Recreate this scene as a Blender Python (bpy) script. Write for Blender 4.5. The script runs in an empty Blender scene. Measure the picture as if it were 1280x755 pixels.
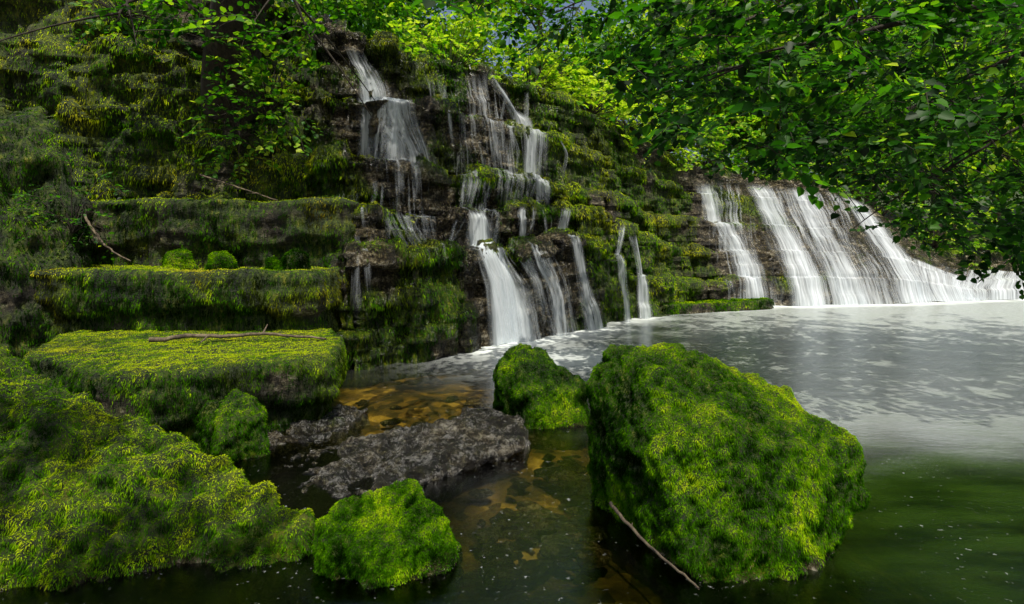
import bpy, math, numpy as np
from mathutils import Vector
R = np.random.RandomState(7)
F=700.0; H=1.5; HY=305.0
def W(px,py,Y): return np.array([(px-640)/F*Y, Y, H-(py-HY)/F*Y])
# ---------------------------------------------------------------- noise
_perm=np.random.RandomState(3).permutation(256); _perm=np.concatenate([_perm,_perm,_perm])
_g=np.random.RandomState(4).normal(size=(256,3)); _g/=np.linalg.norm(_g,axis=1)[:,None]
def perlin(p):
    p=np.asarray(p,float); i=np.floor(p).astype(int); f=p-i; i&=255
    u=f*f*f*(f*(f*6-15)+10); out=0
    for dx in (0,1):
        wx=u[:,0] if dx else 1-u[:,0]
        for dy in (0,1):
            wy=u[:,1] if dy else 1-u[:,1]
            for dz in (0,1):
                wz=u[:,2] if dz else 1-u[:,2]
                h=_perm[_perm[_perm[(i[:,0]+dx)&255]+((i[:,1]+dy)&255)]+((i[:,2]+dz)&255)]
                g=_g[h]
                out=out+wx*wy*wz*((f[:,0]-dx)*g[:,0]+(f[:,1]-dy)*g[:,1]+(f[:,2]-dz)*g[:,2])
    return out*1.6
def fbm(p,o=4):
    s=0;a=1.0;t=0
    for k in range(o):
        s=s+a*perlin(p*(2.03**k)+k*17.3); t+=a; a*=.5
    return s/t*1.5
def cell(i,j,s=0):
    i=np.asarray(i).astype(int); j=np.asarray(j).astype(int)
    return _perm[_perm[(i+s)&255]+(j&255)]/127.5-1
def sst(x,a,b):
    x=np.clip((x-a)/(b-a),0,1); return x*x*(3-2*x)
# ---------------------------------------------------------------- mesh helpers
def link(o): bpy.context.scene.collection.objects.link(o); return o
def tag(o,label=None,cat=None,kind=None,group=None):
    if label:o["label"]=label
    if cat:o["category"]=cat
    if kind:o["kind"]=kind
    if group:o["group"]=group
    return o
def quadmesh(name,v,q,mat,col=None,smooth=True,uv=None):
    v=np.asarray(v,np.float32); q=np.asarray(q,np.int32)
    me=bpy.data.meshes.new(name); n=q.shape[1]
    me.vertices.add(len(v)); me.vertices.foreach_set('co',v.ravel())
    me.loops.add(q.size); me.loops.foreach_set('vertex_index',q.ravel())
    me.polygons.add(len(q)); me.polygons.foreach_set('loop_start',np.arange(0,q.size,n,dtype=np.int32))
    me.update(calc_edges=True)
    if smooth: me.polygons.foreach_set('use_smooth',np.ones(len(q),bool))
    if col is not None: setcol(me,col)
    if uv is not None:
        l=me.uv_layers.new(name='UVMap'); l.data.foreach_set('uv',np.asarray(uv,np.float32)[q.ravel()].ravel())
    me.materials.append(mat)
    return me
def setcol(me,col,name='tint'):
    c=np.ones((len(me.vertices),4),np.float32); c[:,:col.shape[1]]=col
    a=me.attributes.new(name,'FLOAT_COLOR','POINT'); a.data.foreach_set('color',c.ravel())
def obj(name,me,parent=None):
    o=link(bpy.data.objects.new(name,me))
    if parent: o.parent=parent
    return o
def unit(a): return a/(np.linalg.norm(a,axis=-1,keepdims=True)+1e-9)
# ---------------------------------------------------------------- materials
def newmat(n):
    m=bpy.data.materials.new(n); m.use_nodes=True; nt=m.node_tree; nt.nodes.clear()
    return m,nt,nt.nodes,nt.links
def ramp(nt,stops):
    r=nt.nodes.new('ShaderNodeValToRGB'); e=r.color_ramp.elements
    while len(e)<len(stops): e.new(.5)
    for i,(p,c) in enumerate(stops): e[i].position=p; e[i].color=(*c,1)
    return r
def noise(nt,vec,scale,detail=6,rough=.6):
    n=nt.nodes.new('ShaderNodeTexNoise'); n.inputs['Scale'].default_value=scale; n.inputs['Detail'].default_value=detail
    n.inputs['Roughness'].default_value=rough; nt.links.new(vec,n.inputs['Vector']); return n
def mathn(nt,op,a,b=None,clamp=False):
    n=nt.nodes.new('ShaderNodeMath'); n.operation=op; n.use_clamp=clamp
    for i,x in enumerate((a,b)):
        if x is None: continue
        if isinstance(x,(int,float)): n.inputs[i].default_value=x
        else: nt.links.new(x,n.inputs[i])
    return n.outputs[0]
def mix(nt,fac,a,b,bt='MIX'):
    n=nt.nodes.new('ShaderNodeMix'); n.data_type='RGBA'; n.blend_type=bt
    for s,x in ((n.inputs[0],fac),(n.inputs[6],a),(n.inputs[7],b)):
        if isinstance(x,(int,float)): s.default_value=x
        elif isinstance(x,tuple): s.default_value=(*x,1)
        else: nt.links.new(x,s)
    return n.outputs[2]
def rock_material(name,wet=0.0,gain=1.0,speck=0.0):
    m,nt,nd,lk=newmat(name)
    g=nd.new('ShaderNodeNewGeometry'); P=g.outputs['Position']
    at=nd.new('ShaderNodeAttribute'); at.attribute_name='mask'
    sep=nd.new('ShaderNodeSeparateColor'); lk.new(at.outputs['Color'],sep.inputs[0])
    mp=nd.new('ShaderNodeMapping'); mp.inputs['Scale'].default_value=(1,1,.22); lk.new(P,mp.inputs[0])
    st=nd.new('ShaderNodeMapping'); st.inputs['Scale'].default_value=(1,1,3); lk.new(P,st.inputs[0])
    n1=noise(nt,P,2.2,8,.65); n2=noise(nt,P,24,7,.75); n3=noise(nt,mp.outputs[0],22,5,.6); n4=noise(nt,st.outputs[0],3.0,6,.65)
    a=mathn(nt,'ADD',mathn(nt,'MULTIPLY',n4.outputs[0],.5),mathn(nt,'MULTIPLY',n2.outputs[0],.55))
    rk=ramp(nt,[(.42,(.003,.0025,.0015)),(.52,(.027*gain,.021*gain,.01*gain)),(.58,(.12*gain,.095*gain,.05*gain)),(.66,(.55*gain,.5*gain,.38*gain))])
    lk.new(a,rk.inputs[0])
    b=mathn(nt,'ADD',mathn(nt,'MULTIPLY',n1.outputs[0],.4),mathn(nt,'MULTIPLY',n3.outputs[0],.65))
    ms=ramp(nt,[(.38,(.002,.005,.0005)),(.5,(.016,.034,.001)),(.6,(.07,.11,.003)),(.72,(.26,.25,.01))])
    lk.new(b,ms.inputs[0])
    fac=mathn(nt,'ADD',sep.outputs[0],mathn(nt,'MULTIPLY',mathn(nt,'SUBTRACT',n2.outputs[0],.5),1.6),True)
    c=mix(nt,fac,rk.outputs[0],ms.outputs[0])
    if speck:
        sp=noise(nt,P,60,3,.8); sp2=noise(nt,P,9,3,.7); sv=mathn(nt,'ADD',mathn(nt,'MULTIPLY',sp.outputs[0],.45),mathn(nt,'MULTIPLY',sp2.outputs[0],.55)); sr=ramp(nt,[(.5,(0,0,0)),(.64,(speck,speck,speck*.95))]); lk.new(sv,sr.inputs[0])
        c=mix(nt,1.0,c,sr.outputs[0],'ADD')  # pale speckle in the colour, partly painted glints of wet stone
    bs=nd.new('ShaderNodeBsdfPrincipled'); lk.new(c,bs.inputs['Base Color'])
    ro=mathn(nt,'SUBTRACT',.8-.62*wet,mathn(nt,'MULTIPLY',sep.outputs[2],.58*(1-wet))); lk.new(ro,bs.inputs['Roughness'])
    bs.inputs['Specular IOR Level'].default_value=.5+.5*wet
    bp=nd.new('ShaderNodeBump'); bp.inputs['Strength'].default_value=1; bp.inputs['Distance'].default_value=.07
    hh=mathn(nt,'ADD',mathn(nt,'ADD',n2.outputs[0],n4.outputs[0]),n3.outputs[0]); lk.new(hh,bp.inputs['Height']); lk.new(bp.outputs[0],bs.inputs['Normal'])
    o=nd.new('ShaderNodeOutputMaterial'); lk.new(bs.outputs[0],o.inputs[0]); return m
def leafy(name,trans=.35,spec=.3,rough=.5):
    m,nt,nd,lk=newmat(name)
    at=nd.new('ShaderNodeAttribute'); at.attribute_name='tint'
    if spec:
        bs=nd.new('ShaderNodeBsdfPrincipled'); bs.inputs['Roughness'].default_value=rough; bs.inputs['Specular IOR Level'].default_value=spec
        lk.new(at.outputs['Color'],bs.inputs['Base Color'])
    else:
        bs=nd.new('ShaderNodeBsdfDiffuse'); lk.new(at.outputs['Color'],bs.inputs[0])
    tr=nd.new('ShaderNodeBsdfTranslucent'); c2=mix(nt,1.0,at.outputs['Color'],(1.5,1.7,.6),'MULTIPLY'); lk.new(c2,tr.inputs[0])
    mx=nd.new('ShaderNodeMixShader'); mx.inputs[0].default_value=trans; lk.new(bs.outputs[0],mx.inputs[1]); lk.new(tr.outputs[0],mx.inputs[2])
    o=nd.new('ShaderNodeOutputMaterial'); lk.new(mx.outputs[0],o.inputs[0]); return m
M_rock=rock_material('mossy_rock',gain=1.0); M_wet=rock_material('wet_rock',.95,.4,.2)
M_moss=leafy('moss_fronds',.3,0,.7); M_leaf=leafy('leaves',.5,.3,.5)
def barkmat(name='bark',g_=1.0):
    m,nt,nd,lk=newmat(name); g=nd.new('ShaderNodeNewGeometry')
    mp=nd.new('ShaderNodeMapping'); mp.inputs['Scale'].default_value=(1,1,.25); lk.new(g.outputs['Position'],mp.inputs[0])
    n=noise(nt,mp.outputs[0],18,6,.7); r=ramp(nt,[(.35,(.012*g_,.009*g_,.006*g_)),(.55,(.06*g_,.045*g_,.028*g_)),(.75,(.1*g_,.09*g_,.05*g_))]); lk.new(n.outputs[0],r.inputs[0])
    b=nd.new('ShaderNodeBsdfPrincipled'); b.inputs['Roughness'].default_value=.85; lk.new(r.outputs[0],b.inputs['Base Color'])
    bp=nd.new('ShaderNodeBump'); bp.inputs['Strength'].default_value=.8; bp.inputs['Distance'].default_value=.03; lk.new(n.outputs[0],bp.inputs['Height']); lk.new(bp.outputs[0],b.inputs['Normal'])
    o=nd.new('ShaderNodeOutputMaterial'); lk.new(b.outputs[0],o.inputs[0]); return m
M_bark=barkmat('bark',.6); M_pale=barkmat('pale_wood',2.2); M_brown=barkmat('brown_wood',1.5); M_trunk=barkmat('grey_trunk_bark',2.6)
def streammat():
    m,nt,nd,lk=newmat('falling_water')
    uv=nd.new('ShaderNodeUVMap'); uv.uv_map='UVMap'
    at=nd.new('ShaderNodeAttribute'); at.attribute_name='tint'; sep=nd.new('ShaderNodeSeparateColor'); lk.new(at.outputs['Color'],sep.inputs[0])
    mp=nd.new('ShaderNodeMapping'); mp.inputs['Scale'].default_value=(1,.05,1); lk.new(uv.outputs[0],mp.inputs[0])
    n=noise(nt,mp.outputs[0],17,5,.62)
    mp2=nd.new('ShaderNodeMapping'); mp2.inputs['Scale'].default_value=(1,.14,1); lk.new(uv.outputs[0],mp2.inputs[0])
    n2=noise(nt,mp2.outputs[0],4.0,3,.5)
    a=mathn(nt,'ADD',mathn(nt,'MULTIPLY',n.outputs[0],1.6),mathn(nt,'MULTIPLY',n2.outputs[0],1.3))
    a=mathn(nt,'ADD',a,sep.outputs[0])
    a=mathn(nt,'MULTIPLY',mathn(nt,'SUBTRACT',a,1.75),1.0,True)
    a=mathn(nt,'MULTIPLY',a,sep.outputs[1])
    cc=mix(nt,n.outputs[0],(.6,.7,.78),(.93,.96,.97))
    d=nd.new('ShaderNodeBsdfDiffuse'); lk.new(cc,d.inputs[0])
    t=nd.new('ShaderNodeBsdfTranslucent'); lk.new(cc,t.inputs[0])
    mx0=nd.new('ShaderNodeMixShader'); mx0.inputs[0].default_value=.3; lk.new(d.outputs[0],mx0.inputs[1]); lk.new(t.outputs[0],mx0.inputs[2])
    tp=nd.new('ShaderNodeBsdfTransparent'); mx=nd.new('ShaderNodeMixShader'); lk.new(a,mx.inputs[0]); lk.new(tp.outputs[0],mx.inputs[1]); lk.new(mx0.outputs[0],mx.inputs[2])
    o=nd.new('ShaderNodeOutputMaterial'); lk.new(mx.outputs[0],o.inputs[0]); return m
M_fall=streammat()
def watermat():
    m,nt,nd,lk=newmat('pool_water'); g=nd.new('ShaderNodeNewGeometry'); P=g.outputs['Position']
    at=nd.new('ShaderNodeAttribute'); at.attribute_name='tint'; sep=nd.new('ShaderNodeSeparateColor'); lk.new(at.outputs['Color'],sep.inputs[0])
    mp=nd.new('ShaderNodeMapping'); mp.inputs['Scale'].default_value=(1,3.0,1); lk.new(P,mp.inputs[0])
    n1=noise(nt,mp.outputs[0],1.6,4,.5); n2=noise(nt,mp.outputs[0],9,6,.75)
    bp=nd.new('ShaderNodeBump'); bp.inputs['Distance'].default_value=.05
    lk.new(mathn(nt,'ADD',mathn(nt,'MULTIPLY',sep.outputs[1],1.3),.1),bp.inputs['Strength'])
    lk.new(mathn(nt,'ADD',n1.outputs[0],mathn(nt,'MULTIPLY',n2.outputs[0],.6)),bp.inputs['Height'])
    gl=nd.new('ShaderNodeBsdfGlossy'); gl.inputs[0].default_value=(.95,.97,1,1); gl.inputs['Roughness'].default_value=.05; lk.new(bp.outputs[0],gl.inputs['Normal'])
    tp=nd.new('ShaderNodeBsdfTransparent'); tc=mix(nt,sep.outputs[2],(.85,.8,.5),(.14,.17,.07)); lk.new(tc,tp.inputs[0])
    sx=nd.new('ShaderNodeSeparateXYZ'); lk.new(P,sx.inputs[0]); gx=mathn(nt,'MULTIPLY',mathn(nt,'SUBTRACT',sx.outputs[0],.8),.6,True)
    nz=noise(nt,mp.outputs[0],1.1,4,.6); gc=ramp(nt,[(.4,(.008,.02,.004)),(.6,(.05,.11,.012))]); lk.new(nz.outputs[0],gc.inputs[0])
    dg=nd.new('ShaderNodeBsdfDiffuse'); lk.new(gc.outputs[0],dg.inputs[0]); m0=nd.new('ShaderNodeMixShader'); lk.new(mathn(nt,'MULTIPLY',mathn(nt,'MULTIPLY',sep.outputs[2],.28),gx),m0.inputs[0]); lk.new(tp.outputs[0],m0.inputs[1]); lk.new(dg.outputs[0],m0.inputs[2])  # diffuse green painted in for canopy reflection on right-hand water
    fr=nd.new('ShaderNodeFresnel'); fr.inputs[0].default_value=1.9; lk.new(bp.outputs[0],fr.inputs['Normal'])
    mx=nd.new('ShaderNodeMixShader'); lk.new(fr.outputs[0],mx.inputs[0]); lk.new(m0.outputs[0],mx.inputs[1]); lk.new(gl.outputs[0],mx.inputs[2])
    d=nd.new('ShaderNodeBsdfDiffuse'); d.inputs[0].default_value=(.74,.8,.78,1)
    mx2=nd.new('ShaderNodeMixShader')
    f=mathn(nt,'ADD',sep.outputs[0],mathn(nt,'MULTIPLY',mathn(nt,'MULTIPLY',mathn(nt,'SUBTRACT',n2.outputs[0],.5),1.3),sep.outputs[1]),True)
    ns=noise(nt,P,26,2,.6); fs=mathn(nt,'MULTIPLY',mathn(nt,'SUBTRACT',ns.outputs[0],.66),8,True); nm=noise(nt,P,2.5,2,.5); fs=mathn(nt,'MULTIPLY',fs,mathn(nt,'MULTIPLY',mathn(nt,'SUBTRACT',nm.outputs[0],.42),4,True))
    f=mathn(nt,'MAXIMUM',f,mathn(nt,'MULTIPLY',fs,.5))
    lk.new(f,mx2.inputs[0]); lk.new(mx.outputs[0],mx2.inputs[1]); lk.new(d.outputs[0],mx2.inputs[2])
    o=nd.new('ShaderNodeOutputMaterial'); lk.new(mx2.outputs[0],o.inputs[0]); return m
M_water=watermat()
def bedmat():
    m,nt,nd,lk=newmat('stream_bed'); g=nd.new('ShaderNodeNewGeometry'); P=g.outputs['Position']
    v=nd.new('ShaderNodeTexVoronoi'); v.inputs['Scale'].default_value=9; lk.new(P,v.inputs['Vector'])
    s=nd.new('ShaderNodeSeparateColor'); lk.new(v.outputs['Color'],s.inputs[0])
    n=noise(nt,P,2.2,7,.7)
    a=mathn(nt,'ADD',mathn(nt,'MULTIPLY',s.outputs[0],.22),mathn(nt,'MULTIPLY',n.outputs[0],1.0))
    r=ramp(nt,[(.42,(.01,.01,.004)),(.56,(.045,.034,.009)),(.7,(.16,.105,.02)),(.84,(.5,.36,.09))]); lk.new(a,r.inputs[0])
    b=nd.new('ShaderNodeBsdfPrincipled'); b.inputs['Roughness'].default_value=.8; lk.new(r.outputs[0],b.inputs['Base Color'])
    bp=nd.new('ShaderNodeBump'); bp.inputs['Distance'].default_value=.06; lk.new(n.outputs[0],bp.inputs['Height']); lk.new(bp.outputs[0],b.inputs['Normal'])
    o=nd.new('ShaderNodeOutputMaterial'); lk.new(b.outputs[0],o.inputs[0]); return m
M_bed=bedmat()
def groundmat():
    m,nt,nd,lk=newmat('forest_floor'); g=nd.new('ShaderNodeNewGeometry'); P=g.outputs['Position']
    n=noise(nt,P,3,8,.7); r=ramp(nt,[(.35,(.01,.018,.004)),(.55,(.04,.07,.01)),(.7,(.09,.12,.02))]); lk.new(n.outputs[0],r.inputs[0])
    b=nd.new('ShaderNodeBsdfPrincipled'); b.inputs['Roughness'].default_value=.9; lk.new(r.outputs[0],b.inputs['Base Color'])
    o=nd.new('ShaderNodeOutputMaterial'); lk.new(b.outputs[0],o.inputs[0]); return m
M_ground=groundmat()
# ---------------------------------------------------------------- tufts
def mossramp(x,bright=1.0):
    xs=[0,.3,.55,.78,1.0]
    c=np.array([(.002,.008,.0003),(.010,.040,.0008),(.045,.145,.0015),(.17,.32,.003),(.42,.52,.010)])
    return np.stack([np.interp(x,xs,c[:,k]) for k in range(3)],1)*bright
def tufts(name,V,NR,TRI,wt,count,size,droop,parent,mat=M_moss,yellow=0.0,spread=.55,seed=0,width=.3,ext=None,brown=0):
    r=np.random.RandomState(seed)
    a,b,c=V[TRI[:,0]],V[TRI[:,1]],V[TRI[:,2]]
    area=np.linalg.norm(np.cross(b-a,c-a),axis=1)*.5*wt[TRI].mean(1)
    idx=r.choice(len(TRI),count,p=area/area.sum())
    u=r.rand(count,1);v=r.rand(count,1); sw=(u+v)>1; u=np.where(sw,1-u,u); v=np.where(sw,1-v,v)
    P=a[idx]+(b[idx]-a[idx])*u+(c[idx]-a[idx])*v
    n=unit(NR[TRI[idx,0]]*(1-u-v)+NR[TRI[idx,1]]*u+NR[TRI[idx,2]]*v)
    d=n*.75+r.normal(size=(count,3))*spread; d[:,2]-=droop*(1-np.clip(n[:,2],0,1)); d=unit(d)
    L=size*(.4+r.rand(count,1)*1.0)
    side=unit(np.cross(d,n+r.normal(size=(count,3))*.6)); w=L*width*(.7+.6*r.rand(count,1))
    bend=np.zeros((count,3)); bend[:,2]=-droop*.35*L[:,0]
    v0=P-n*L*.15; v1=P+d*L*.5-side*w; v2=P+d*L+bend; v3=P+d*L*.5+side*w
    VV=np.stack([v0,v1,v2,v3],1).reshape(-1,3); Q=np.arange(count*4).reshape(-1,4)
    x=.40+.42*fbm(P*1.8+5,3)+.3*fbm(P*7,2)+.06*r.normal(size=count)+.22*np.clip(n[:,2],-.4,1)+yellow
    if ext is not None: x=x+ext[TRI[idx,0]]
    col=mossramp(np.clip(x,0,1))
    if brown:
        bf=(sst(fbm(P*1.3+40,3),-.1,.5)*brown)[:,None]; col=col*(1-bf)+bf*np.stack([col[:,1]*1.0,col[:,1]*.78,col[:,1]*.06],1)
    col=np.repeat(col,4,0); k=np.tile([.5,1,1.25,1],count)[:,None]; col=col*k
    return obj(name,quadmesh(name,VV,Q,mat,col,smooth=False),parent)
def meshdata(me):
    n=len(me.vertices); V=np.empty(n*3,np.float32); me.vertices.foreach_get('co',V)
    NR=np.empty(n*3,np.float32); me.vertex_normals.foreach_get('vector',NR)
    me.calc_loop_triangles(); T=np.empty(len(me.loop_triangles)*3,np.int32); me.loop_triangles.foreach_get('vertices',T)
    return V.reshape(-1,3).astype(float),NR.reshape(-1,3).astype(float),T.reshape(-1,3)
import bmesh
def rock(name,pts,voxel=.03,smooth=4,amp=(.08,.03,.01),freq=(1.5,5,14),mossamt=.6,mat=None,label='',cat='rock',tuft=0,tsize=.05,droop=.8,yellow=0,seed=0,strata=0,drape=0,spread=.6,twidth=.2,clump=0,cf=11,brown=0,top=0,lip=None):
    bm=bmesh.new()
    for p in pts: bm.verts.new(p)
    bmesh.ops.convex_hull(bm,input=bm.verts); 
    loose=[v for v in bm.verts if not v.link_faces]; bmesh.ops.delete(bm,geom=loose,context='VERTS')
    bmesh.ops.recalc_face_normals(bm,faces=bm.faces)
    me=bpy.data.meshes.new('tmp'); bm.to_mesh(me); bm.free()
    t=link(bpy.data.objects.new('tmp',me)); rm=t.modifiers.new('r','REMESH'); rm.mode='VOXEL'; rm.voxel_size=voxel
    sm=t.modifiers.new('s','SMOOTH'); sm.iterations=smooth; sm.factor=.5
    dg=bpy.context.evaluated_depsgraph_get(); m2=bpy.data.meshes.new_from_object(t.evaluated_get(dg)); bpy.data.objects.remove(t)
    m2.name=name; V,NR,T=meshdata(m2); o=seed*13.7
    flat=1-.6*sst(NR[:,2],.5,.9) if lip is not None else 1
    d=sum(a*fbm(V*f+o+f,3) for a,f in zip(amp,freq))*flat
    if strata: d=d+strata*perlin(V*[1.2,1.2,11]+o)
    if drape: d=d+drape*(1-2*np.abs(perlin(V*[5,5,.9]+o)))*flat
    if lip is not None:
        hv=1-np.abs(NR[:,2]); lz=lip-V[:,2]+.1*fbm(V*2.2+o,2); d=d-hv*.11*sst(lz,.28,.42)
        bx=np.floor(V[:,0]/.8+.15*perlin(V*2)+o); d=d+hv*.09*cell(bx,bx*0+int(seed),3)
    cl=np.zeros(len(V))
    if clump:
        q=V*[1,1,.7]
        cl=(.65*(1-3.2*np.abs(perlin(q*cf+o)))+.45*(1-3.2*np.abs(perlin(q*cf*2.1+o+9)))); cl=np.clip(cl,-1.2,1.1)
        d=d+clump*cl  # cl also tints tufts: painted crevice shade along with old dark moss
    V2=V+NR*d[:,None]; m2.vertices.foreach_set('co',V2.astype(np.float32).ravel()); m2.update()
    N0=NR; V,NR,T=meshdata(m2)
    mask=sst(mossamt+.6*fbm(V*1.7+o+3,4)+.25*NR[:,2],.35,.75)*sst(V[:,2]+.06*fbm(V*4,2),-.05,.06)
    wet=1-sst(V[:,2],.02,.18)
    setcol(m2,np.stack([mask,mask,wet],1),'mask')
    m2.materials.clear(); m2.materials.append(mat or M_rock); m2.polygons.foreach_set('use_smooth',np.ones(len(m2.polygons),bool))
    ob=obj(name,m2); tag(ob,label,cat)
    if tuft: tufts('moss_cover',V,NR,T,mask**1.5+.02*mask+1e-6,tuft,tsize,droop,ob,yellow=yellow,seed=seed,spread=spread,width=twidth,ext=.22*cl+top*sst(N0[:,2],.5,.9)-.08*(1-np.abs(N0[:,2]))*(lip is not None),brown=brown)  # top paints lit upper faces into moss tint; side faces darker
    return ob
# ---------------------------------------------------------------- cliff
#  X,Y, backx, backy, z1..z5, d1..d4, lean, block, moss
K=[(-16,8.0,-.35,.94,1.2,2.2,3.4,4.6,6.2,.1,.2,.3,.5,.04,.14,.95),
 (-6,8.1,-.35,.94,1.2,2.2,3.4,4.6,6.2,.1,.2,.35,.6,.04,.16,.95),
 (-2.9,7.4,-.35,.94,1.4,2.0,2.6,3.9,5.3,.3,.9,1.4,2.0,.06,.2,.8),
 (-1.95,6.5,-.4,.92,1.36,1.95,2.6,3.7,5.0,.5,1.2,1.9,2.6,.05,.2,.62),
 (-.95,7.3,-.5,.87,1.4,1.95,2.65,3.65,4.8,.5,.9,1.5,2.1,.05,.2,.5),
 (-.45,8.1,-.55,.83,1.45,2.0,2.65,3.7,4.75,.35,.7,1.3,1.8,.05,.2,.45),
 (.3,9.0,-.55,.84,1.5,2.1,2.65,3.6,4.75,.3,.6,1.0,1.4,.05,.17,.5),
 (1.46,10.2,-.55,.84,1.6,2.1,2.55,3.5,4.5,.3,.6,.95,1.25,.05,.16,.8),
 (2.6,11.3,-.5,.86,.95,1.7,2.4,3.4,4.35,.35,.7,1.1,1.45,.05,.17,.85),
 (3.7,12.4,-.45,.9,.6,1.4,2.1,3.1,4.1,.4,.8,1.15,1.5,.06,.17,.8),
 (5.0,13.1,-.35,.94,.6,1.3,2.0,2.8,3.6,.45,.9,1.3,1.6,.15,.12,.6),
 (6.3,13.4,-.3,.95,.65,1.3,2.0,2.75,3.45,.4,.8,1.2,1.6,.5,.08,.25),
 (9.3,13.8,-.35,.94,.6,1.25,1.9,2.6,3.15,.35,.75,1.15,1.55,.56,.06,.15),
 (10.6,14.2,-.3,.95,.5,1.05,1.6,2.15,2.65,.35,.75,1.15,1.55,.62,.06,.15),
 (12.2,14.7,-.1,1,.25,.5,.75,1.0,1.3,.3,.6,.9,1.2,.6,.04,.3),
 (22,17,0,1,.2,.35,.5,.65,.85,.3,.6,.9,1.2,.5,.04,.6),
 (36,20,0,1,.2,.35,.5,.6,.75,.3,.6,.9,1.2,.2,.04,.6)]
K=np.array(K,float); seg=np.linalg.norm(np.diff(K[:,:2],axis=0),axis=1); tk=np.concatenate([[0],np.cumsum(seg)])
ts=[]; t=0
while t<tk[-1]:
    ts.append(t); t+= .02 if tk[2]-.5<t<tk[9] else (.032 if tk[9]<=t<tk[14] else (.06 if t>tk[1]-2 else .15))
ts=np.array(ts); nc=len(ts)
C=np.stack([np.interp(ts,tk,K[:,k]) for k in range(K.shape[1])],1)
for k in (0,1,2,3):
    w=np.hanning(25); w/=w.sum(); C[:,k]=np.convolve(np.pad(C[:,k],12,'edge'),w,'valid')
rr=np.random.RandomState(11)
def jit(lo,hi):
    b=[0]; 
    while b[-1]<tk[-1]: b.append(b[-1]+rr.uniform(lo,hi))
    v=rr.uniform(-1,1,len(b)+1); return v[np.searchsorted(b,ts)]
Z=C[:,4:9].copy(); D=np.concatenate([np.zeros((nc,1)),C[:,9:13]],1)
for j in range(5):
    Z[:,j]+=jit(1.2,2.6)*C[:,14]*.45+.25*jit(.3,.7)*C[:,14]; D[:,j]+=jit(.7,1.8)*C[:,14]*1.1+.45*jit(.25,.6)*C[:,14]
pd=[D[:,0]-.05]; pz=[np.full(nc,-.6)]; ns=[]; 
for j in range(5):
    pd.append(np.maximum(D[:,j],pd[-1])+C[:,13]*(Z[:,j]-(Z[:,j-1] if j else 0))); pz.append(Z[:,j]); ns.append(48 if j else 62)
    if j<4: pd.append(np.maximum(D[:,j+1],pd[-1]+.03)); pz.append(Z[:,j]+.03); ns.append(12)
pd.append(pd[-1]+2.0); pz.append(Z[:,4]+.12); ns.append(14)
pd.append(pd[-1]+6.0); pz.append(Z[:,4]+.5); ns.append(6)
rows_d=[];rows_z=[];lips=[]
for k,n in enumerate(ns):
    f=np.linspace(0,1,n,endpoint=False)[:,None]
    rows_d.append(pd[k]+(pd[k+1]-pd[k])*f); rows_z.append(pz[k]+(pz[k+1]-pz[k])*f)
    if k in (0,2,4,6,8):
        hgt=(pz[k+1]-pz[k])*(1-f); lips.append(1-sst(hgt,.12,.18)-.4*sst(hgt,.15,.24)+.5*sst(hgt,.3,.6))
    else: lips.append(np.ones((n,nc)))
rd=np.concatenate(rows_d); rz=np.concatenate(rows_z); nr=rd.shape[0]; lipf=np.concatenate(lips).ravel()
G=np.stack([C[:,0]+C[:,2]*rd,C[:,1]+C[:,3]*rd,rz],-1)
def gridn(G):
    du=np.gradient(G,axis=1); dv=np.gradient(G,axis=0); return unit(np.cross(du,dv))
nn=gridn(G)
Pf=G.reshape(-1,3); am=np.tile(C[:,14]/.12,(nr,1)).ravel(); mo=np.tile(C[:,15],(nr,1)).ravel()
lipm=sst(lipf,.5,1.); tt=np.tile(ts,(nr,1)).ravel()
blk=sst(tt,tk[3]-.2,tk[3]+.3)*(1-sst(tt,tk[5]-.2,tk[5]+.3))*(1-sst(Pf[:,2],1.45,1.6))
mossf=sst(mo+.75*fbm(Pf*[.9,.9,.6]+9,4)+.2*nn.reshape(-1,3)[:,2]+.08*lipm+.25*blk,.45,.8)
cz=np.floor(Pf[:,2]/.24+.12*perlin(Pf*[.7,.7,.7])); ct=np.floor(tt/.6+cell(cz,cz,5)*3+.1*perlin(Pf*3))
cz2=np.floor(Pf[:,2]/.12+.25*perlin(Pf*[1.2,1.2,.9]+7)); ct2=np.floor(tt/.26+cell(cz2,cz2,9)*3+.15*perlin(Pf*5))
am2=np.minimum(am,1.5); lf=sst(tt,tk[1],tk[2])*(1-sst(tt,tk[10],tk[11]))
disp=(.04+.16*(1-sst(tt,tk[1],tk[2])))*am2*fbm(Pf*1.1,3)+.07*am2*cell(ct,cz,1)+.028*am2*cell(ct2,cz2,2)+.015*am2*fbm(Pf*[6,6,9]+4,3)+.010*fbm(Pf*18,2)+mossf*.04*(1-2.2*np.abs(perlin(Pf*[6,6,.7]+2)))+.055*np.minimum(am2,1)*lipf*lf*(1+.6*fbm(Pf*1.5+3,2))
G2=G+nn*disp.reshape(nr,nc)[:,:,None]
ii=np.arange(nr*nc).reshape(nr,nc); Q=np.stack([ii[:-1,:-1],ii[:-1,1:],ii[1:,1:],ii[1:,:-1]],-1).reshape(-1,4)
me=quadmesh('rock_cliff',G2.reshape(-1,3),Q,M_rock)
wetf=sst(tt,tk[3]-.5,tk[3])*(1-sst(tt,tk[7],tk[8]))+sst(tt,tk[10],tk[11])
setcol(me,np.stack([mossf,mossf,wetf],1),'mask')
cliff=obj('rock_cliff',me); tag(cliff,kind='structure')
V,NR,T=meshdata(me)
near=(1-.75*sst(V[:,0],5,7))*(.3+.7*sst(V[:,0],-9,-6))*(V[:,2]>.05)
back=np.tile(np.arange(nr)[:,None]<sum(ns[:9])+6,(1,nc)).ravel()
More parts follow.
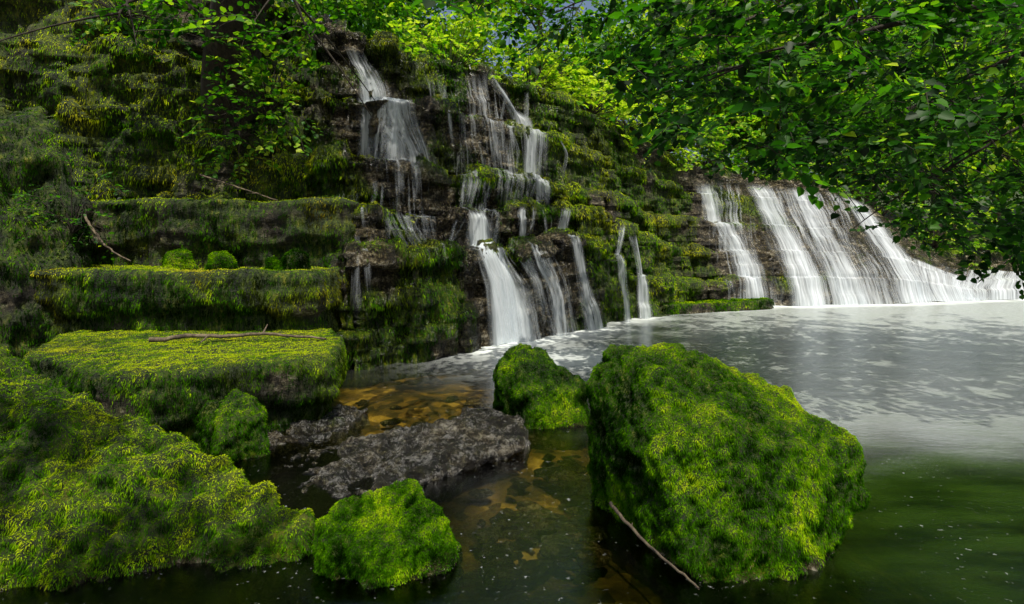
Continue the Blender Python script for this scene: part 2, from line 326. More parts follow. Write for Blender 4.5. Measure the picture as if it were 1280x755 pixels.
ext=.24*(1-sst(tt,tk[2]-.5,tk[3]))+.12*sst(tt,tk[6],tk[7])+.1*(lipm-.5)  # lighter tint paints sunlight on left bank; lips and centre-right moss lighter too
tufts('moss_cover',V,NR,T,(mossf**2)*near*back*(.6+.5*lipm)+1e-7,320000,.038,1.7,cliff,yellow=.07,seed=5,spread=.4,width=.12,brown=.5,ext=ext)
# ---------------------------------------------------------------- streams
PX=640+F*G2[...,0]/G2[...,1]; PY=HY-F*(G2[...,2]-H)/G2[...,1]
def pick(px,py):
    d=(PX-px)**2+(PY-py)**2; m=d<max(25,d.min()*1.5+1)
    idx=np.argwhere(m); dep=G2[idx[:,0],idx[:,1],1]; k=np.argmin(dep); return idx[k]
def samp(c,r):
    c=np.clip(c,0,nc-1.01); r=np.clip(r,0,nr-1.01); ci=c.astype(int); ri=r.astype(int); fc=(c-ci)[...,None]; fr=(r-ri)[...,None]
    A=.6*G2+.4*G
    return (A[ri,ci]*(1-fc)+A[ri,ci+1]*fc)*(1-fr)+(A[ri+1,ci]*(1-fc)+A[ri+1,ci+1]*fc)*fr
fallbases=[]; scount=[0]
def stream(path,label,M=24,off=.09,opa=1.0,zstop=True,k=7,group=None,soft=.5):
    pk=[pick(p[0],p[1]) for p in path]
    if zstop: pk[-1][0]=np.argmin(np.abs(G[:,pk[-1][1],2]+.02)) 
    rows=np.array([q[0] for q in pk],float); cols=np.array([q[1] for q in pk],float)
    for i in range(1,len(rows)): rows[i]=min(rows[i],rows[i-1]-1)
    n=int(abs(rows[0]-rows[-1])*1.0)+20
    rs=np.linspace(rows[0],rows[-1],n); cs=np.interp(-rs,-rows,cols); w=np.interp(-rs,-rows,[p[2] for p in path]); dn=np.interp(-rs,-rows,[p[3] for p in path])
    tcs=np.interp(cs,np.arange(nc),ts)
    kk=np.hanning(23)[1:-1]; kk/=kk.sum(); tcs=np.convolve(np.pad(tcs,10,'edge'),kk,'valid')
    u=np.linspace(-.5,.5,M)
    tc=tcs[:,None]+u[None]*w[:,None]; cc=np.interp(tc.ravel(),ts,np.arange(nc)).reshape(tc.shape)
    P=samp(cc,np.repeat(rs[:,None],M,1))
    bk=np.stack([np.interp(cc,np.arange(nc),C[:,2]),np.interp(cc,np.arange(nc),C[:,3])],-1)
    base=np.stack([np.interp(cc,np.arange(nc),C[:,0]),np.interp(cc,np.arange(nc),C[:,1])],-1)
    dd=((P[...,:2]-base)*bk).sum(-1)-off
    dd=np.minimum.accumulate(dd,axis=0); ker=np.hanning(k+2)[1:-1]; ker/=ker.sum()
    dd=np.apply_along_axis(lambda x:np.convolve(np.pad(x,k//2,'edge'),ker,'valid'),0,dd)
    dd=.6*dd+.4*np.apply_along_axis(lambda x:np.convolve(np.pad(x,3,'edge'),np.ones(7)/7,'valid'),1,dd)
    P[...,:2]=base+bk*dd[...,None]; P[...,2]+=.02
    L=np.concatenate([[0],np.cumsum(np.linalg.norm(np.diff(P[:,M//2],axis=0),axis=1))])
    edge=sst(1-np.abs(u)*2,0,.9)[None]*np.ones((n,1)); scount[0]+=1; s=scount[0]*3.3
    uv=np.stack([u[None]*w[:,None]+s,np.repeat(L[:,None],M,1)+s],-1).reshape(-1,2)
    tp=sst(np.linspace(0,1,n),0,.08)[:,None]
    if not zstop: tp=tp*(1-sst(np.linspace(0,1,n),.7,1))[:,None]
    col=np.stack([np.repeat(dn[:,None],M,1)-soft*(1-edge),sst(edge,0,.7)*opa*tp,edge],-1).reshape(-1,3)
    ii=np.arange(n*M).reshape(n,M); q=np.stack([ii[:-1,:-1],ii[:-1,1:],ii[1:,1:],ii[1:,:-1]],-1).reshape(-1,4)
    o=obj('waterfall',quadmesh('waterfall',P.reshape(-1,3),q,M_fall,col,True,uv)); tag(o,label,'waterfall',group=group)
    if zstop: fallbases.append((P[-1,:,0],P[-1,:,1],w[-1]))
stream([(440,55,.6,.65),(462,105,.9,.75),(490,150,1.2,.75),(515,185,1.5,.75),(530,216,1.6,.65)],'bright white cascade tumbling down upper rock steps',zstop=False)
stream([(450,80,.5,.55),(464,125,.8,.7),(480,160,1.0,.65),(484,212,1.1,.6)],'white water spilling down upper ledge',zstop=False)
stream([(470,140,1.8,.35),(500,200,2.0,.35),(500,262,1.9,.38),(530,290,1.8,.35),(560,322,1.3,.2)],'thin veil of water trickling over wet rock steps',zstop=False,opa=.8)
stream([(500,270,1.4,.35),(520,300,1.4,.35),(545,340,1.4,.25),(560,380,1.2,.2)],'thin veil of water sliding over wet block',zstop=False,opa=.75)
stream([(588,258,.5,.75),(600,282,.75,1.1),(620,315,.9,1.25),(633,350,1.0,1.3),(638,428,1.2,1.45)],'wide silky white waterfall dropping from ledge into pool',M=28,k=15)
stream([(600,255,1.0,.4),(615,300,1.3,.5),(640,350,1.5,.5),(650,424,1.8,.6)],'sheer side veil beside main fall',M=28,k=11,opa=.85)
stream([(612,88,.6,.7),(650,150,.7,.85),(668,205,.7,.85),(685,252,.6,.75)],'narrow bright cascade running down dark rock wall',zstop=False)
stream([(600,90,1.8,.38),(625,150,2.0,.45),(645,215,2.0,.45),(650,255,1.6,.42)],'fine trickles spread over dark rock wall',zstop=False,opa=.85)
stream([(550,95,1.5,.3),(575,160,1.6,.34),(600,230,1.5,.34),(600,262,1.0,.3)],'faint trickles seeping down rock wall',zstop=False,opa=.75)
stream([(665,258,1.4,.38),(675,300,1.4,.42),(690,350,1.5,.42),(700,408,1.6,.5)],'faint veil of water over dark wet ledge',opa=.8)
stream([(648,255,.5,.6),(655,285,.35,.6),(676,320,.4,.65),(690,360,.45,.7),(697,412,.55,.8)],'thin broken trickle dropping off rock ledge')
stream([(712,262,.4,.75),(722,290,.35,.85),(728,340,.4,.85),(742,402,.7,1.0)],'narrow white stream falling from mossy ledge')
stream([(775,270,.25,.75),(777,330,.25,.7),(780,394,.35,.8)],'thin ribbon of water hanging from mossy ledge',off=.14)
stream([(796,290,.3,.8),(798,340,.35,.8),(800,392,.5,.9)],'slender stream dropping from mossy ledge',off=.14)
rt=np.random.RandomState(77)
for k_ in range(26):
    px=rt.uniform(560,700) if k_<18 else rt.uniform(450,580); py=rt.uniform(90,330) if k_<18 else rt.uniform(215,350)
    L_=rt.uniform(35,95); wd=rt.uniform(.1,.22)
    try: stream([(px,py,wd,.4),(px+rt.uniform(0,8),py+L_*.5,wd*1.2,.5),(px+rt.uniform(4,14),py+L_,wd*1.3,.4)],'thin white trickle running over wet dark rock',M=8,zstop=False,off=.06,group='thin trickles over the rock steps',opa=.7)
    except Exception as e: pass
stream([(905,222,2.2,.35),(920,300,2.4,.45),(945,378,2.6,.6)],'broken silky cascade over stepped weir edge',k=15)
stream([(880,224,.8,.75),(900,275,.9,.8),(930,320,1.0,.8),(950,378,1.2,.9)],'white cascade spilling over weir steps',k=15)
stream([(1000,230,4.4,.45),(1030,300,4.6,.5),(1060,380,4.8,.65)],'broad white veil of water covering curved weir',M=40,k=21,soft=.3)
stream([(945,226,1.0,.85),(985,300,1.2,.9),(1015,380,1.4,1.05)],'bright silky stream running down weir',k=21,off=.12)
stream([(990,230,.8,.8),(1030,300,1.0,.8),(1065,380,1.2,.95)],'bright silky stream running down weir',k=21,off=.13)
stream([(1065,240,1.2,.9),(1110,310,1.4,.9),(1145,378,1.8,1.05)],'bright smooth stream running down weir',k=21,off=.12)
stream([(1170,330,3.6,.8),(1180,355,3.8,.9),(1190,378,4.2,1.1)],'low wide white water sheet at weir end',k=21)
stream([(1265,335,6.5,.8),(1265,355,6.5,.85),(1270,374,6.8,1.0)],'low white rapids spilling into pool',k=21)
# ---------------------------------------------------------------- ledges and rocks
def prism(poly,z0,z1,top=None):
    r=[]
    for x,y in poly: r+= [(x,y,z0),(x,y,z1)]
    return r
rock('mossy_ledge',prism([(-1.5,4.65),(-1.62,5.2),(-1.98,6.1),(-4.7,6.1),(-4.05,4.75),(-2.9,3.98),(-2.2,4.15)],-.4,.57),.024,1,(.05,.03,.012),(1.2,4,14),.9,None,'flat moss covered stone slab with sunlit top beside water','rock ledge',160000,.018,1.4,-.04,1,strata=.015,drape=.035,clump=.010,twidth=.12,brown=.3,top=.28,lip=.57)
rock('mossy_ledge',prism([(-2.15,5.95),(-2.05,7.2),(-8,7.2),(-8,5.6)],-.3,1.2),.032,1,(.06,.035,.012),(1.2,4,14),.85,None,'long raised stone ledge with bright moss top and hanging moss face','rock ledge',160000,.024,1.7,.02,2,strata=.02,drape=.05,clump=.012,twidth=.12,brown=.7,top=.26,lip=1.15)
rock('mossy_ledge',prism([(-2.0,6.75),(-1.95,8.6),(-8,8.6),(-8,6.9)],.4,2.02),.035,1,(.08,.05,.02),(1.2,4,14),.78,None,'upper rock ledge with brown moss draped over its edge','rock ledge',120000,.028,1.7,.06,3,strata=.03,drape=.06,twidth=.12,brown=.9,top=.2,lip=1.85)
rock('mossy_outcrop',[(-4.9,5.9,-.2),(-4.8,6.6,-.2),(-5.0,6.3,2.6),(-5.6,6.6,3.1),(-8,6,3.6),(-8,5.4,-.2),(-5.6,5.7,2.2),(-5.4,5.4,.4)],.04,6,(.18,.08,.03),(1.2,4,12),.85,None,'tall dark outcrop shrouded in thick green moss','rock',70000,.03,1.5,-.08,4,drape=.07,twidth=.14)
rock('mossy_boulder',[(-5.0,3.2,-.3),(-5.0,2.4,-.3),(-4.8,3.4,1.02),(-3.6,3.4,.96),(-2.8,3.2,.84),(-2.95,2.9,.8),(-2.1,3.05,.54),(-1.55,2.95,.34),(-1.02,2.8,.08),(-.9,2.75,-.3),(-1.2,2.4,-.3),(-3,2.0,-.3),(-1.5,3.2,-.3)],.017,4,(.06,.05,.02),(1.6,5,13),1.05,None,'long sloping boulder smothered in shaggy green moss','boulder',330000,.0145,1.2,.02,5,twidth=.11,clump=.026,cf=11)
rock('mossy_boulder',[(-.92,2.5,-.2),(-.26,2.5,-.2),(-.9,2.6,.16),(-.78,2.7,.28),(-.5,2.75,.34),(-.3,2.65,.2),(-.25,2.9,-.2),(-.9,2.95,-.2),(-.6,2.42,.05),(-.6,2.45,-.2)],.012,5,(.035,.025,.012),(3,8,20),1.0,None,'small round boulder wrapped in green moss standing in water','boulder',120000,.011,.9,-.1,6,clump=.015,cf=16,twidth=.11)
rock('mossy_boulder',[(.5,3.35,-.3),(.45,3.3,.2),(.46,3.3,.68),(.58,3.35,.89),(.98,3.3,.91),(.78,2.98,.8),(1.55,3.15,.68),(1.8,2.85,.44),(1.74,2.75,.26),(1.3,2.5,-.1),(1.25,2.55,-.3),(.85,2.5,-.3),(.85,2.47,-.05),(.68,2.75,.52),(1.3,3.3,-.3),(1.2,2.65,.55)],.014,1,(.02,.03,.015),(2.2,6,16),1.05,None,'large undercut boulder thickly covered with bright green moss','boulder',340000,.012,1.2,-.08,7,clump=.017,cf=15,twidth=.11)
rock('mossy_boulder',[(-.12,4.9,-.2),(-.18,4.9,.4),(.02,5.0,.62),(.2,4.95,.6),(.62,4.75,.3),(.66,4.7,-.1),(.55,4.55,-.2),(.12,4.5,-.2),(.1,4.6,.3),(.6,5.1,-.2),(0,5.3,-.2)],.018,2,(.03,.03,.012),(2,7,16),.95,None,'angular boulder coated in short green moss between two pools','boulder',80000,.014,.9,-.12,8,clump=.011,cf=15,twidth=.12)
rock('mossy_boulder',[(-2.35,4.1,-.1),(-2.3,4.1,.3),(-2.05,4.15,.42),(-1.8,4.05,.3),(-1.72,4.0,-.1),(-2,3.8,-.1),(-2,3.85,.2),(-2,4.4,.2)],.018,5,(.04,.03,.01),(3,8,16),.95,None,'small mossy lump of rock against stone slab','boulder',30000,.015,1.2,-.1,9,clump=.017,cf=13,twidth=.12)
rock('wet_rock',[(-1.6,3.3,-.2),(-1.4,3.4,-.03),(-.9,3.3,.01),(-.3,3.7,.06),(.05,4.0,.07),(.1,4.5,.11),(-.2,4.85,.08),(-.8,4.5,.05),(-1.6,3.9,-.01),(.14,4.35,-.2),(-1,3.15,-.2),(-1.7,4.1,-.2)],.014,1,(.07,.045,.025),(2.2,6,20),-.3,M_wet,'long low wet grey rock ledge glistening in shallow stream','rock',0,seed=10)
rock('wet_rock',[(-2.0,4.1,-.2),(-1.4,4.0,-.2),(-1.9,4.2,.02),(-1.45,4.3,.02),(-1.3,5.0,.02),(-1.6,5.2,.03),(-1.3,5.1,-.2),(-2.0,5,-.2)],.02,2,(.05,.05,.03),(2.5,8,20),-.2,M_wet,'low wet dark rocks under mossy slab edge','rock',0,seed=11)
rock('mossy_ledge',prism([(3.2,11.8),(6.0,12.9),(6.2,13.6),(3.4,13.2)],-.2,.2),.04,2,(.04,.02,.01),(1.2,4,14),.7,None,'low flat mossy stone step at foot of falls','rock ledge',12000,.04,1.0,.05,12)
for i,(x,y,s) in enumerate([(-3.9,6.55,.24),(-3.35,6.45,.2),(-2.45,6.3,.22),(-2.7,6.35,.14)]):
    z=1.2; rock('moss_clump',[(x+s*a,y+s*b,z+s*c*1.1) for a,b,c in [(-1,0,-.3),(1,0,-.3),(0,-1,-.3),(0,1,-.3),(-.6,0,.8),(.6,0,.7),(0,.5,1),(0,-.6,.7)]],.02,4,(.03,.02,.01),(4,9,20),1,None,'rounded clump of green moss growing on stone ledge','moss',9000,.025,.6,-.08,20+i,twidth=.14)
rs=np.random.RandomState(5); protos=[]
for k in range(4):
    bm=bmesh.new(); bmesh.ops.create_icosphere(bm,subdivisions=3,radius=1)
    for v in bm.verts:
        n=float(fbm(np.array([list(v.co)])*1.1+k*9,2)[0]); v.co*=1+.5*n; v.co.z*=.3
    m_=bpy.data.meshes.new('river_stone'); bm.to_mesh(m_); bm.free()
    for p in m_.polygons: p.use_smooth=True
    setcol(m_,np.tile([[.15*k,0,1]],(len(m_.vertices),1)),'mask'); m_.materials.append(M_wet if k%2 else M_rock); protos.append(m_)
for k in range(90):
    y=rs.uniform(2.7,4.3) if k<70 else rs.uniform(4.8,6.6); x=rs.uniform(-.2,.55)*(y/3.5) if k<70 else rs.uniform(-1.5,-.2)
    o=obj('river_stone',protos[k%4]); s=rs.uniform(.025,.1); o.location=(x,y,-.13+s*.2+(.04 if k>70 else 0)); o.scale=(s*1.2,s*rs.uniform(.6,1),s); o.rotation_euler=(0,0,rs.uniform(0,6))
    tag(o,'flat brown stone lying in shallow clear water','stone',group='stones in the stream bed')
# ---------------------------------------------------------------- water + ground
xs=np.concatenate([np.arange(-8,14,.06),np.arange(14,60,1)]); ys=np.concatenate([np.arange(-8,1.5,.5),np.arange(1.5,17,.06),np.arange(17,24,1)])
X,Y=np.meshgrid(xs,ys); foam=np.zeros_like(X)
for bx,by,w in fallbases:
    d=np.full(X.shape,9.)
    for a,b in list(zip(bx,by))[::4]: d=np.minimum(d,np.hypot(X-a,(Y-b)))
    foam=np.maximum(foam,np.exp(-d/.42)*min(1.1,.5+w*.5))
silk=np.exp(-((X-.6)/1.3)**2-((Y-7.4)/1.0)**2)*.6
wob=.5*fbm(np.stack([X,Y*2,0*X],-1).reshape(-1,3),3).reshape(X.shape)
sky_sheen=sst(Y+.4*wob,3.5,5.2)*sst(X-.25*(Y-4)+wob,.2,2.6)*(.18+.12*sst(Y,6,11))  # diffuse white painted over open pool for silver sky reflection
foam_sheen=np.clip(np.maximum(np.maximum(foam,silk),sky_sheen),0,1)
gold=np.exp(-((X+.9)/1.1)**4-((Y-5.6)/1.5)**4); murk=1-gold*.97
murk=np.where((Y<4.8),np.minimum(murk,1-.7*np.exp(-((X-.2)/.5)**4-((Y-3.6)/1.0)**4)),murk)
ii=np.arange(X.size).reshape(X.shape); q=np.stack([ii[:-1,:-1],ii[:-1,1:],ii[1:,1:],ii[1:,:-1]],-1).reshape(-1,4)
P=np.stack([X,Y,np.zeros_like(X)],-1).reshape(-1,3)
o=obj('water',quadmesh('water',P,q,M_water,np.stack([foam_sheen.ravel(),np.clip(foam_sheen*1.8,0,.5).ravel(),murk.ravel()],1))); tag(o,kind='structure')
xs=np.concatenate([[-400,-100,-30],np.arange(-12,16,.12),[20,30,60,150,400]]); ys=np.concatenate([[-300,-60,-15],np.arange(-4,18,.12),[25,60,150,500]])
X,Y=np.meshgrid(xs,ys); Pg=np.stack([X,Y,0*X],-1).reshape(-1,3)
dep=-.2-.5*sst(X,1.2,3)*1 -.3*sst(-Y,-2.6,-1.5)+.12*np.exp(-((X+.8)/.9)**2-((Y-5.6)/1.2)**2)
Pg[:,2]=dep.ravel()+.05*fbm(Pg*1.5,3)
bank=sst(X,7.2,9.0)*sst(-Y,-8.5,-6.0)+sst(-Y,1.0,3.0)
Pg[:,2]+=(bank.clip(0,1)*1.3).ravel()
ii=np.arange(X.size).reshape(X.shape); q=np.stack([ii[:-1,:-1],ii[:-1,1:],ii[1:,1:],ii[1:,:-1]],-1).reshape(-1,4)
o=obj('ground',quadmesh('ground',Pg,q,M_bed)); tag(o,kind='structure')
def zU(x,y): return np.interp(x,[-20,0,4,7,10,14,22],[6,4.9,4.2,3.4,2.7,1.1,.8])+np.maximum(0,y-18)*.16
X,Y=np.meshgrid(np.linspace(-150,200,120),np.concatenate([np.linspace(17,40,30),np.linspace(45,200,12)]))
Ph=np.stack([X,Y,zU(X,np.minimum(Y,90))],-1).reshape(-1,3); Ph[:,2]+=.4*fbm(Ph*.3,3)-.2
ii=np.arange(X.size).reshape(X.shape); q=np.stack([ii[:-1,:-1],ii[:-1,1:],ii[1:,1:],ii[1:,:-1]],-1).reshape(-1,4)
o=obj('hill',quadmesh('hill',Ph,q,M_ground)); tag(o,kind='structure')
# ---------------------------------------------------------------- trees
def tube(pts,rad,k=8):
    pts=np.asarray(pts,float); n=len(pts); d=unit(np.gradient(pts,axis=0)); up=np.array([.3,.2,1.]); a=unit(np.cross(d,up)); b=np.cross(d,a)
    th=np.linspace(0,2*np.pi,k,endpoint=False)
    v=pts[:,None]+np.asarray(rad)[:,None,None]*(np.cos(th)[None,:,None]*a[:,None]+np.sin(th)[None,:,None]*b[:,None])
    ii=np.arange(n*k).reshape(n,k); j=np.roll(ii,-1,1); q=np.stack([ii[:-1],j[:-1],j[1:],ii[1:]],-1).reshape(-1,4)
    return v.reshape(-1,3),q
class Acc:
    def __init__(s): s.v=[];s.q=[];s.n=0
    def add(s,v,q): s.v.append(v); s.q.append(q+s.n); s.n+=len(v)
    def tube(s,p,r,k=8): s.add(*tube(p,r,k))
    def mesh(s,name,mat): return quadmesh(name,np.concatenate(s.v),np.concatenate(s.q),mat)
def bez(a,b,c,n=14):
    t=np.linspace(0,1,n)[:,None]; return (1-t)**2*np.array(a)+2*t*(1-t)*np.array(b)+t*t*np.array(c)
def leaves(name,P,Dv,Nv,S,col,parent):
    n=len(P); Dv=unit(Dv); side=unit(np.cross(Nv,Dv)); up=np.cross(Dv,side); S=S[:,None]
    sh=[(0,0,0),(.22,-.36,.08),(.62,-.32,.08),(1,0,-.06),(.62,.32,.08),(.22,.36,.08)]
    v=np.stack([P+S*(a*Dv+b*side+c*up) for a,b,c in sh],1).reshape(-1,3)
    i=np.arange(n)[:,None]*6; q=np.concatenate([i+np.array([[0,1,2,3]]),i+np.array([[0,3,4,5]])])
    return quadmesh(name,v,q,M_leaf,np.repeat(col,6,0),smooth=False)
def leafcol(r,n,P,bright=0.,var=.25):
    x=np.clip(.5+bright+.3*fbm(P*.9,2)+var*r.normal(size=n),0,1.2)
    c=np.array([(.003,.02,.001),(.016,.08,.003),(.06,.2,.006),(.2,.36,.01),(.4,.5,.03)]); xs=[0,.35,.7,1,1.2]
    return np.stack([np.interp(x,xs,c[:,k]) for k in range(3)],1)
def sprays(r,bases,dirs,length,nl,ls):
    P=[];Dv=[];Nv=[];S=[];tw=[]
    for b,d in zip(bases,dirs):
        L=length*r.uniform(.6,1.3); nrm=unit(np.array([r.normal()*.35,r.normal()*.35,1.])); d=unit(d-nrm*(d@nrm)*.7); sd=np.cross(nrm,d)
        n=int(nl*r.uniform(.7,1.3)); t=np.linspace(.08,1,n)
        p=b+d*(t*L)[:,None]; p[:,2]-=.15*L*t*t
        s=np.where(np.arange(n)%2==0,1,-1)*r.uniform(.5,1.2,n)
        dd=d*.7+sd*s[:,None]+r.normal(size=(n,3))*.25; dd[:,2]-=.1
        P.append(p+sd*(s*r.uniform(0,.2,n)*L)[:,None]); Dv.append(dd); Nv.append(nrm+r.normal(size=(n,3))*.35); S.append(ls*r.uniform(.6,1.3,n)); tw.append(p[[0,n//2,n-1]])
    return np.concatenate(P),np.concatenate(Dv),np.concatenate(Nv),np.concatenate(S),tw
def covertree(name,trunk,trad,limbs,bases,length,nl,ls,bright,seed,label,cat='tree',conn=1.0):
    r=np.random.RandomState(seed); root=obj(name,None); root.location=tuple(trunk[0]); tag(root,label,cat)
    A=Acc(); A.tube(trunk,trad,14)
    LP=[]
    for p,r0 in limbs:
        q=bez(*p,n=30); q=q+np.cumsum(r.normal(size=q.shape)*.015,0); A.tube(q,np.linspace(r0,.01,30),8); LP.append(q)
        for k in range(6,28,3):
            e=q[k]+unit(q[k+1]-q[k-1])*r.uniform(.5,1.1)+r.normal(size=3)*[.5,.5,.18]; s=bez(q[k],(q[k]+e)/2+[0,0,.1],e,9); A.tube(s,np.linspace(r0*.3,.005,9),5); LP.append(s)
    LP=np.concatenate(LP); dirs=[]
    for b in bases:
        k=np.argmin(((LP-b)**2).sum(1)); a=LP[k]; dd=b-a; dirs.append(unit(dd+r.normal(size=3)*.6*np.linalg.norm(dd)+np.array([-.1,-.1,-.1])))
        if np.linalg.norm(dd)<conn: A.tube(bez(a,(a+b)/2+[0,0,.12],b,6),np.linspace(.008,.003,6),4)
    P,Dv,Nv,S,tw=sprays(r,bases,dirs,length,nl,ls)
    for t in tw: A.tube(t,[.004,.003,.002],3)
    loc=np.array(trunk[0])
    mt=A.mesh('trunk',M_bark); o=obj('trunk',mt,root); o.location=tuple(-loc)
    o2=obj('crown',leaves('crown',P,Dv,Nv,S,leafcol(r,len(P),P,bright),None),root); o2.location=tuple(-loc)
    return root
r=np.random.RandomState(21); B=[]
ex=[480,560,640,740,800,870,1000,1080,1150,1240,1400,1700]; ey=[0,20,40,80,140,190,215,240,300,335,325,290]
while len(B)<1250:
    px=r.uniform(490,1650); py=r.uniform(-260,350); e=np.interp(px,ex,ey)
    if py>e-6: continue
    if px<820 and r.rand()<.42: continue
    if px>1330 and r.rand()<.4: continue
    if py<0 and r.rand()<.5: continue
    B.append(W(px,py,r.uniform(5.8 if py>180 else 4.0,8.5)))
trunk=bez((8.6,4.2,.6),(8.2,4.3,3),(8.0,5.0,7.5),20)
limbs=[(((8.3,4.4,3.2),(6,5.5,4.6),(2.5,7.5,3.6)),.09),(((8.2,4.5,4.2),(5,5.5,6.0),(.6,8.2,4.9)),.09),(((8.2,4.5,3.5),(7,6.0,3.9),(4.9,6.9,2.2)),.06),(((8.1,4.6,4.5),(6,6,5.6),(2.4,6.4,3.9)),.08),(((8.0,4.8,5.5),(4,6.5,6.4),(-.8,6.8,4.6)),.09),(((8.2,4.6,3.8),(7,7,4.6),(5.2,8.7,3.0)),.07)]
covertree('overhanging_tree',trunk,np.linspace(.32,.16,20),limbs,B,.5,20,.098,-.16,22,'leafy tree reaching drooping dark green branches over pool')
B=[]
while len(B)<230:
    px=r.uniform(130,620); py=r.uniform(-160,100); e=np.interp(px,[130,250,330,400,440,640],[10,60,95,75,5,-20])
    if py>e: continue
    B.append(W(px,py,r.uniform(6.3,8.2)))
trunk=bez((-4.3,8.6,3.6),(-3.9,7.6,4.6),(-2.6,6.6,6.6),18)
limbs=[(((-3.7,7.8,4.6),(-2.6,7,5.4),(-1.2,7.2,5.3)),.08),(((-3.2,7.2,5.4),(-3,6.6,5.4),(-2.4,6.8,3.9)),.06),(((-3.9,8,4.3),(-4.5,7,5.0),(-4.6,6.8,4.2)),.06),(((-2.8,6.8,6.2),(-1,7,6.5),(0,7.6,5.6)),.07)]
covertree('leaning_tree',trunk,np.linspace(.42,.26,18),limbs,B,.45,17,.085,.05,23,'dark leaning tree rooted in rock with low leafy branches')
tb=np.array([-5.2,-2.0,.6]); B=np.array([-2.6,-.3,6.2])+np.clip(r.normal(size=(170,3)),-1.7,1.7)*[1.2,.6,.6]
covertree('unseen_shade_tree',bez(tb,tb+[.3,.3,3],tb+[1.6,1.0,7.0],16),np.linspace(.3,.15,16),[((tuple(tb+[1.0,.67,5.0]),(-3.5,-.5,6.5),(-1.2,.2,6.1)),.1),((tuple(tb+[1.23,.8,5.8]),(-3.0,-1,7),(-1.0,-.8,6.4)),.08)],B,.5,16,.14,0,24,'added leafy tree out of view shading mossy rocks below',conn=9)  # unseen tree behind camera, added to shade the lower-left foreground
def shrub(c,s,n,ls,bright,seed,label,name='shrub'):
    r=np.random.RandomState(seed); root=obj(name,None); root.location=tuple(c); tag(root,label,name)
    bs=np.array(c)+np.clip(r.normal(size=(n,3)),-1.6,1.6)*np.array(s)*.5
    dirs=unit(bs-np.array(c)+r.normal(size=(n,3))*.3+[0,-.3,-.1])
    P,Dv,Nv,S,tw=sprays(r,bs,dirs,.32,13,ls); A=Acc()
    for b,t in zip(bs,tw): A.tube(bez(np.array(c)-[0,0,s[2]*.4],(np.array(c)+b)/2,b,5),np.linspace(.008,.003,5),4); A.tube(t,[.004,.003,.002],3)
    o=obj('stem',A.mesh('stem',M_bark),root); o.location=tuple(-np.array(c))
    o=obj('foliage',leaves('foliage',P,Dv,Nv,S,leafcol(r,len(P),P,bright),None),root); o.location=tuple(-np.array(c))
for i,(px,py,Yd,s,n,ls,br) in enumerate([(335,115,7.2,(.55,.4,.8),60,.075,.3),(300,150,7.3,(.4,.4,.7),36,.065,.25),(150,10,7.6,(1.0,.5,.3),40,.07,.15),(90,265,6.2,(.4,.3,.6),26,.045,-.1)]):
    shrub(W(px,py,Yd),s,n,ls,br,40+i,'bright green leafy shrub hanging from mossy cliff')
for i,(x,y,s,br) in enumerate([(.4,12.6,1.0,.55),(1.8,13.2,1.1,.65),(3.0,14.2,1.1,.6),(4.2,15.3,1.2,.5),(-1.3,11.5,1.1,.5),(5.6,16.2,1.2,.4),(7.2,16.6,1.2,.25),(9,16.7,1.2,.25),(11,16.8,1.2,.3),(12.8,17.0,1.2,.35),(15,17.3,1.3,.3),(17.5,18,1.3,.25),(20,18.6,1.5,.3)]):  # higher brightness paints backlit glow into leaf colour of central bushes
    z=float(zU(x,y)); shrub((x,y,z+.3),(s*1.4,s,s),130,.12,br,60+i,'sunlit yellow green bush growing along cliff top','bush')
def treeproto(seed,Ht,rad,n,ls,bright):
    r=np.random.RandomState(seed); A=Acc()
    tr=np.array([[0,0,-.6],[.05,0,Ht*.25],[.1,.1,Ht*.5],[-.05,.1,Ht*.75],[0,0,Ht*.97]]); t=np.linspace(0,1,16); tr=np.stack([np.interp(t,np.linspace(0,1,5),tr[:,k]) for k in range(3)],1)
    A.tube(tr,np.linspace(.17,.03,16),10); cl=[]
    for k in range(26):
        h=r.uniform(.22,.98)*Ht; a=r.uniform(0,6.28); R_=rad*np.sin(np.pi*np.clip((h/Ht-.1)/.98,0.05,.98))**.6*r.uniform(.55,1.1); s=np.array([0,0,h*.9]); e=np.array([math.cos(a)*R_,math.sin(a)*R_,h+.3])
        q=bez(s,(s+e)/2+[0,0,.3],e,8); A.tube(q,np.linspace(.05,.012,8),5); cl+= [q[-1],q[5],q[3]+r.normal(size=3)*.3]
    cl=np.array(cl); ci=r.randint(len(cl),size=n); P=cl[ci]+r.normal(size=(n,3))*np.array([.42,.42,.28])*rad/2.2
    cb=r.normal(size=len(cl))*.12
    col=leafcol(r,n,P,bright,.2); col*=(1+cb[ci])[:,None]
    return A.mesh('trunk',M_trunk),leaves('crown',P,r.normal(size=(n,3)),r.normal(size=(n,3))*.5+[0,0,1],ls*r.uniform(.6,1.3,n),col,None)
TP=[treeproto(1,8,2.4,9000,.17,.35),treeproto(2,9,2.6,9000,.17,.5),treeproto(3,7,2.6,9000,.16,.2)]
r=np.random.RandomState(9)
tl=[(7.4,19.5),(9.6,20),(12,18.8),(14.8,19.5),(17.8,20.5),(21,20),(24.5,20.5),(9,25),(12,26),(16,25),(20,26),(25,26),(30,25),(-2.5,30),(-6,20),(-10,17),(12,33),(17,33),(24,33),(32,33),(-6,32),(-13,24),(13.5,22),(18.5,23.5),(28,29),(1.5,31),(5.2,29)]
for k,(x,y) in enumerate(tl):
    tm,cm=TP[k%3]; root=obj('background_tree',None); s=r.uniform(.9,1.25)*(1+.02*(y-18)); root.location=(x,y,float(zU(x,y))); root.scale=(s,s,s); root.rotation_euler=(0,0,r.uniform(0,6.28))
    tag(root,'leafy green woodland tree with slender trunk above the falls','tree',group='woodland trees above the falls')
    obj('trunk',tm,root); obj('crown',cm,root)
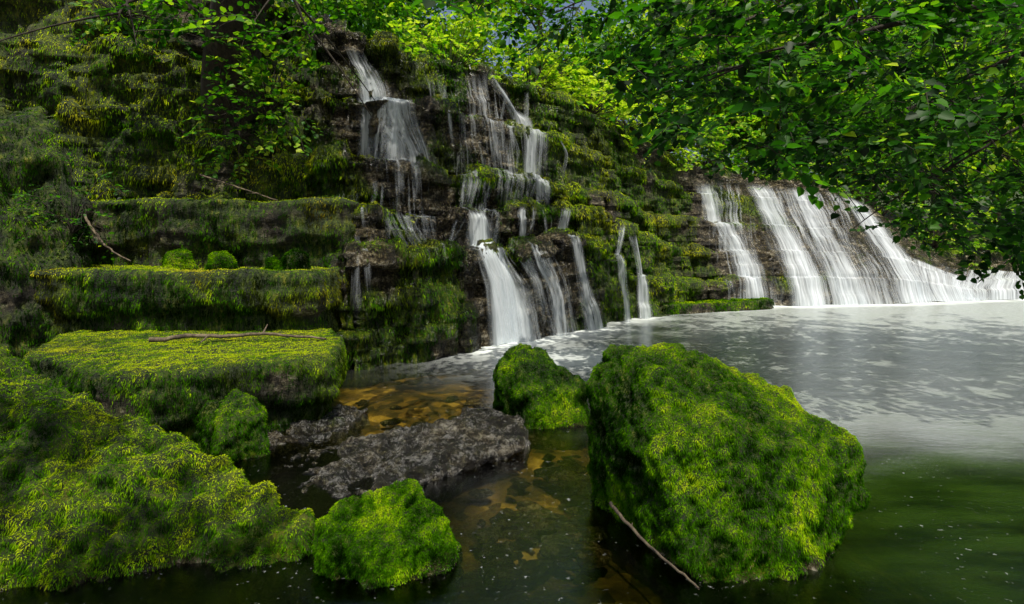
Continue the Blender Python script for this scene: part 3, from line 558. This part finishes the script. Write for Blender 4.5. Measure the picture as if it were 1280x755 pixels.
# ---------------------------------------------------------------- sticks, grass
def stick(pts,r0,label,seed=0,mat=None):
    rr=np.random.RandomState(seed); q=bez(*pts,n=26); q=q+np.cumsum(rr.normal(size=q.shape)*r0*.25,0); A=Acc(); A.tube(q,np.linspace(r0,r0*.45,26),8)
    for k in (8,16): 
        e=q[k]+rr.normal(size=3)*r0*[7,7,2.5]; A.tube(bez(q[k],(q[k]+e)/2,e,6),np.linspace(r0*.5,r0*.2,6),6)
    o=obj('fallen_branch',A.mesh('fallen_branch',mat or M_pale)); tag(o,label,'branch'); return o
stick((W(762,628,3.0),W(800,672,2.72),W(878,740,2.3)),.010,'thin bare stick leaning into dark water by boulder',1,M_brown)
stick(((-3.3,5.1,.64),(-2.6,5.4,.68),(-1.7,5.2,.64)),.022,'pale twisted root lying on mossy slab',2)
stick((W(105,268,6.2),W(120,300,6.1),W(165,326,6.0)),.016,'bare bent twig leaning on mossy ledge',3)
stick((W(250,218,7.0),W(320,240,6.9),W(345,250,6.85)),.012,'dry twig caught on rock ledge',4)
A=Acc(); b0=np.array([1.75,4.0,-.05])
for k in range(3): A.tube(bez(b0+[.01*k,0,0],b0+[.0,0,.15],b0+[-.04+.05*k,0,.27-.06*k],8),np.linspace(.005,.001,8),4)
mg=A.mesh('grass_blade',M_leaf); setcol(mg,np.tile([[.08,.2,.02]],(len(mg.vertices),1))); o=obj('grass_blade',mg); tag(o,'thin green grass blades rising from water','grass')
# ---------------------------------------------------------------- light, camera
sd=unit(np.array([.16,-.45,1.05])); el=math.asin(sd[2]); az=math.atan2(sd[0],sd[1])
w=bpy.data.worlds.new('World'); bpy.context.scene.world=w; w.use_nodes=True; nt=w.node_tree
sky=nt.nodes.new('ShaderNodeTexSky'); sky.sky_type='NISHITA'; sky.sun_disc=False; sky.sun_elevation=el; sky.sun_rotation=az; sky.dust_density=5
nt.links.new(sky.outputs[0],nt.nodes['Background'].inputs[0]); nt.nodes['Background'].inputs[1].default_value=.13
L=bpy.data.lights.new('sun','SUN'); L.energy=5; L.angle=math.radians(.5); L.color=(1,.94,.82); lo=link(bpy.data.objects.new('sun',L))
lo.rotation_euler=Vector(sd).to_track_quat('Z','Y').to_euler()
cam=bpy.data.cameras.new('camera'); co=link(bpy.data.objects.new('camera',cam)); co.location=(0,0,H); co.rotation_euler=(math.pi/2,0,0)
cam.sensor_width=36; cam.lens=F/1280*36; cam.shift_y=-(377.5-HY)/1280; cam.clip_end=2000; cam.clip_start=.05
sc=bpy.context.scene; sc.camera=co; sc.view_settings.view_transform='Standard'; sc.view_settings.look='None'; sc.view_settings.exposure=0
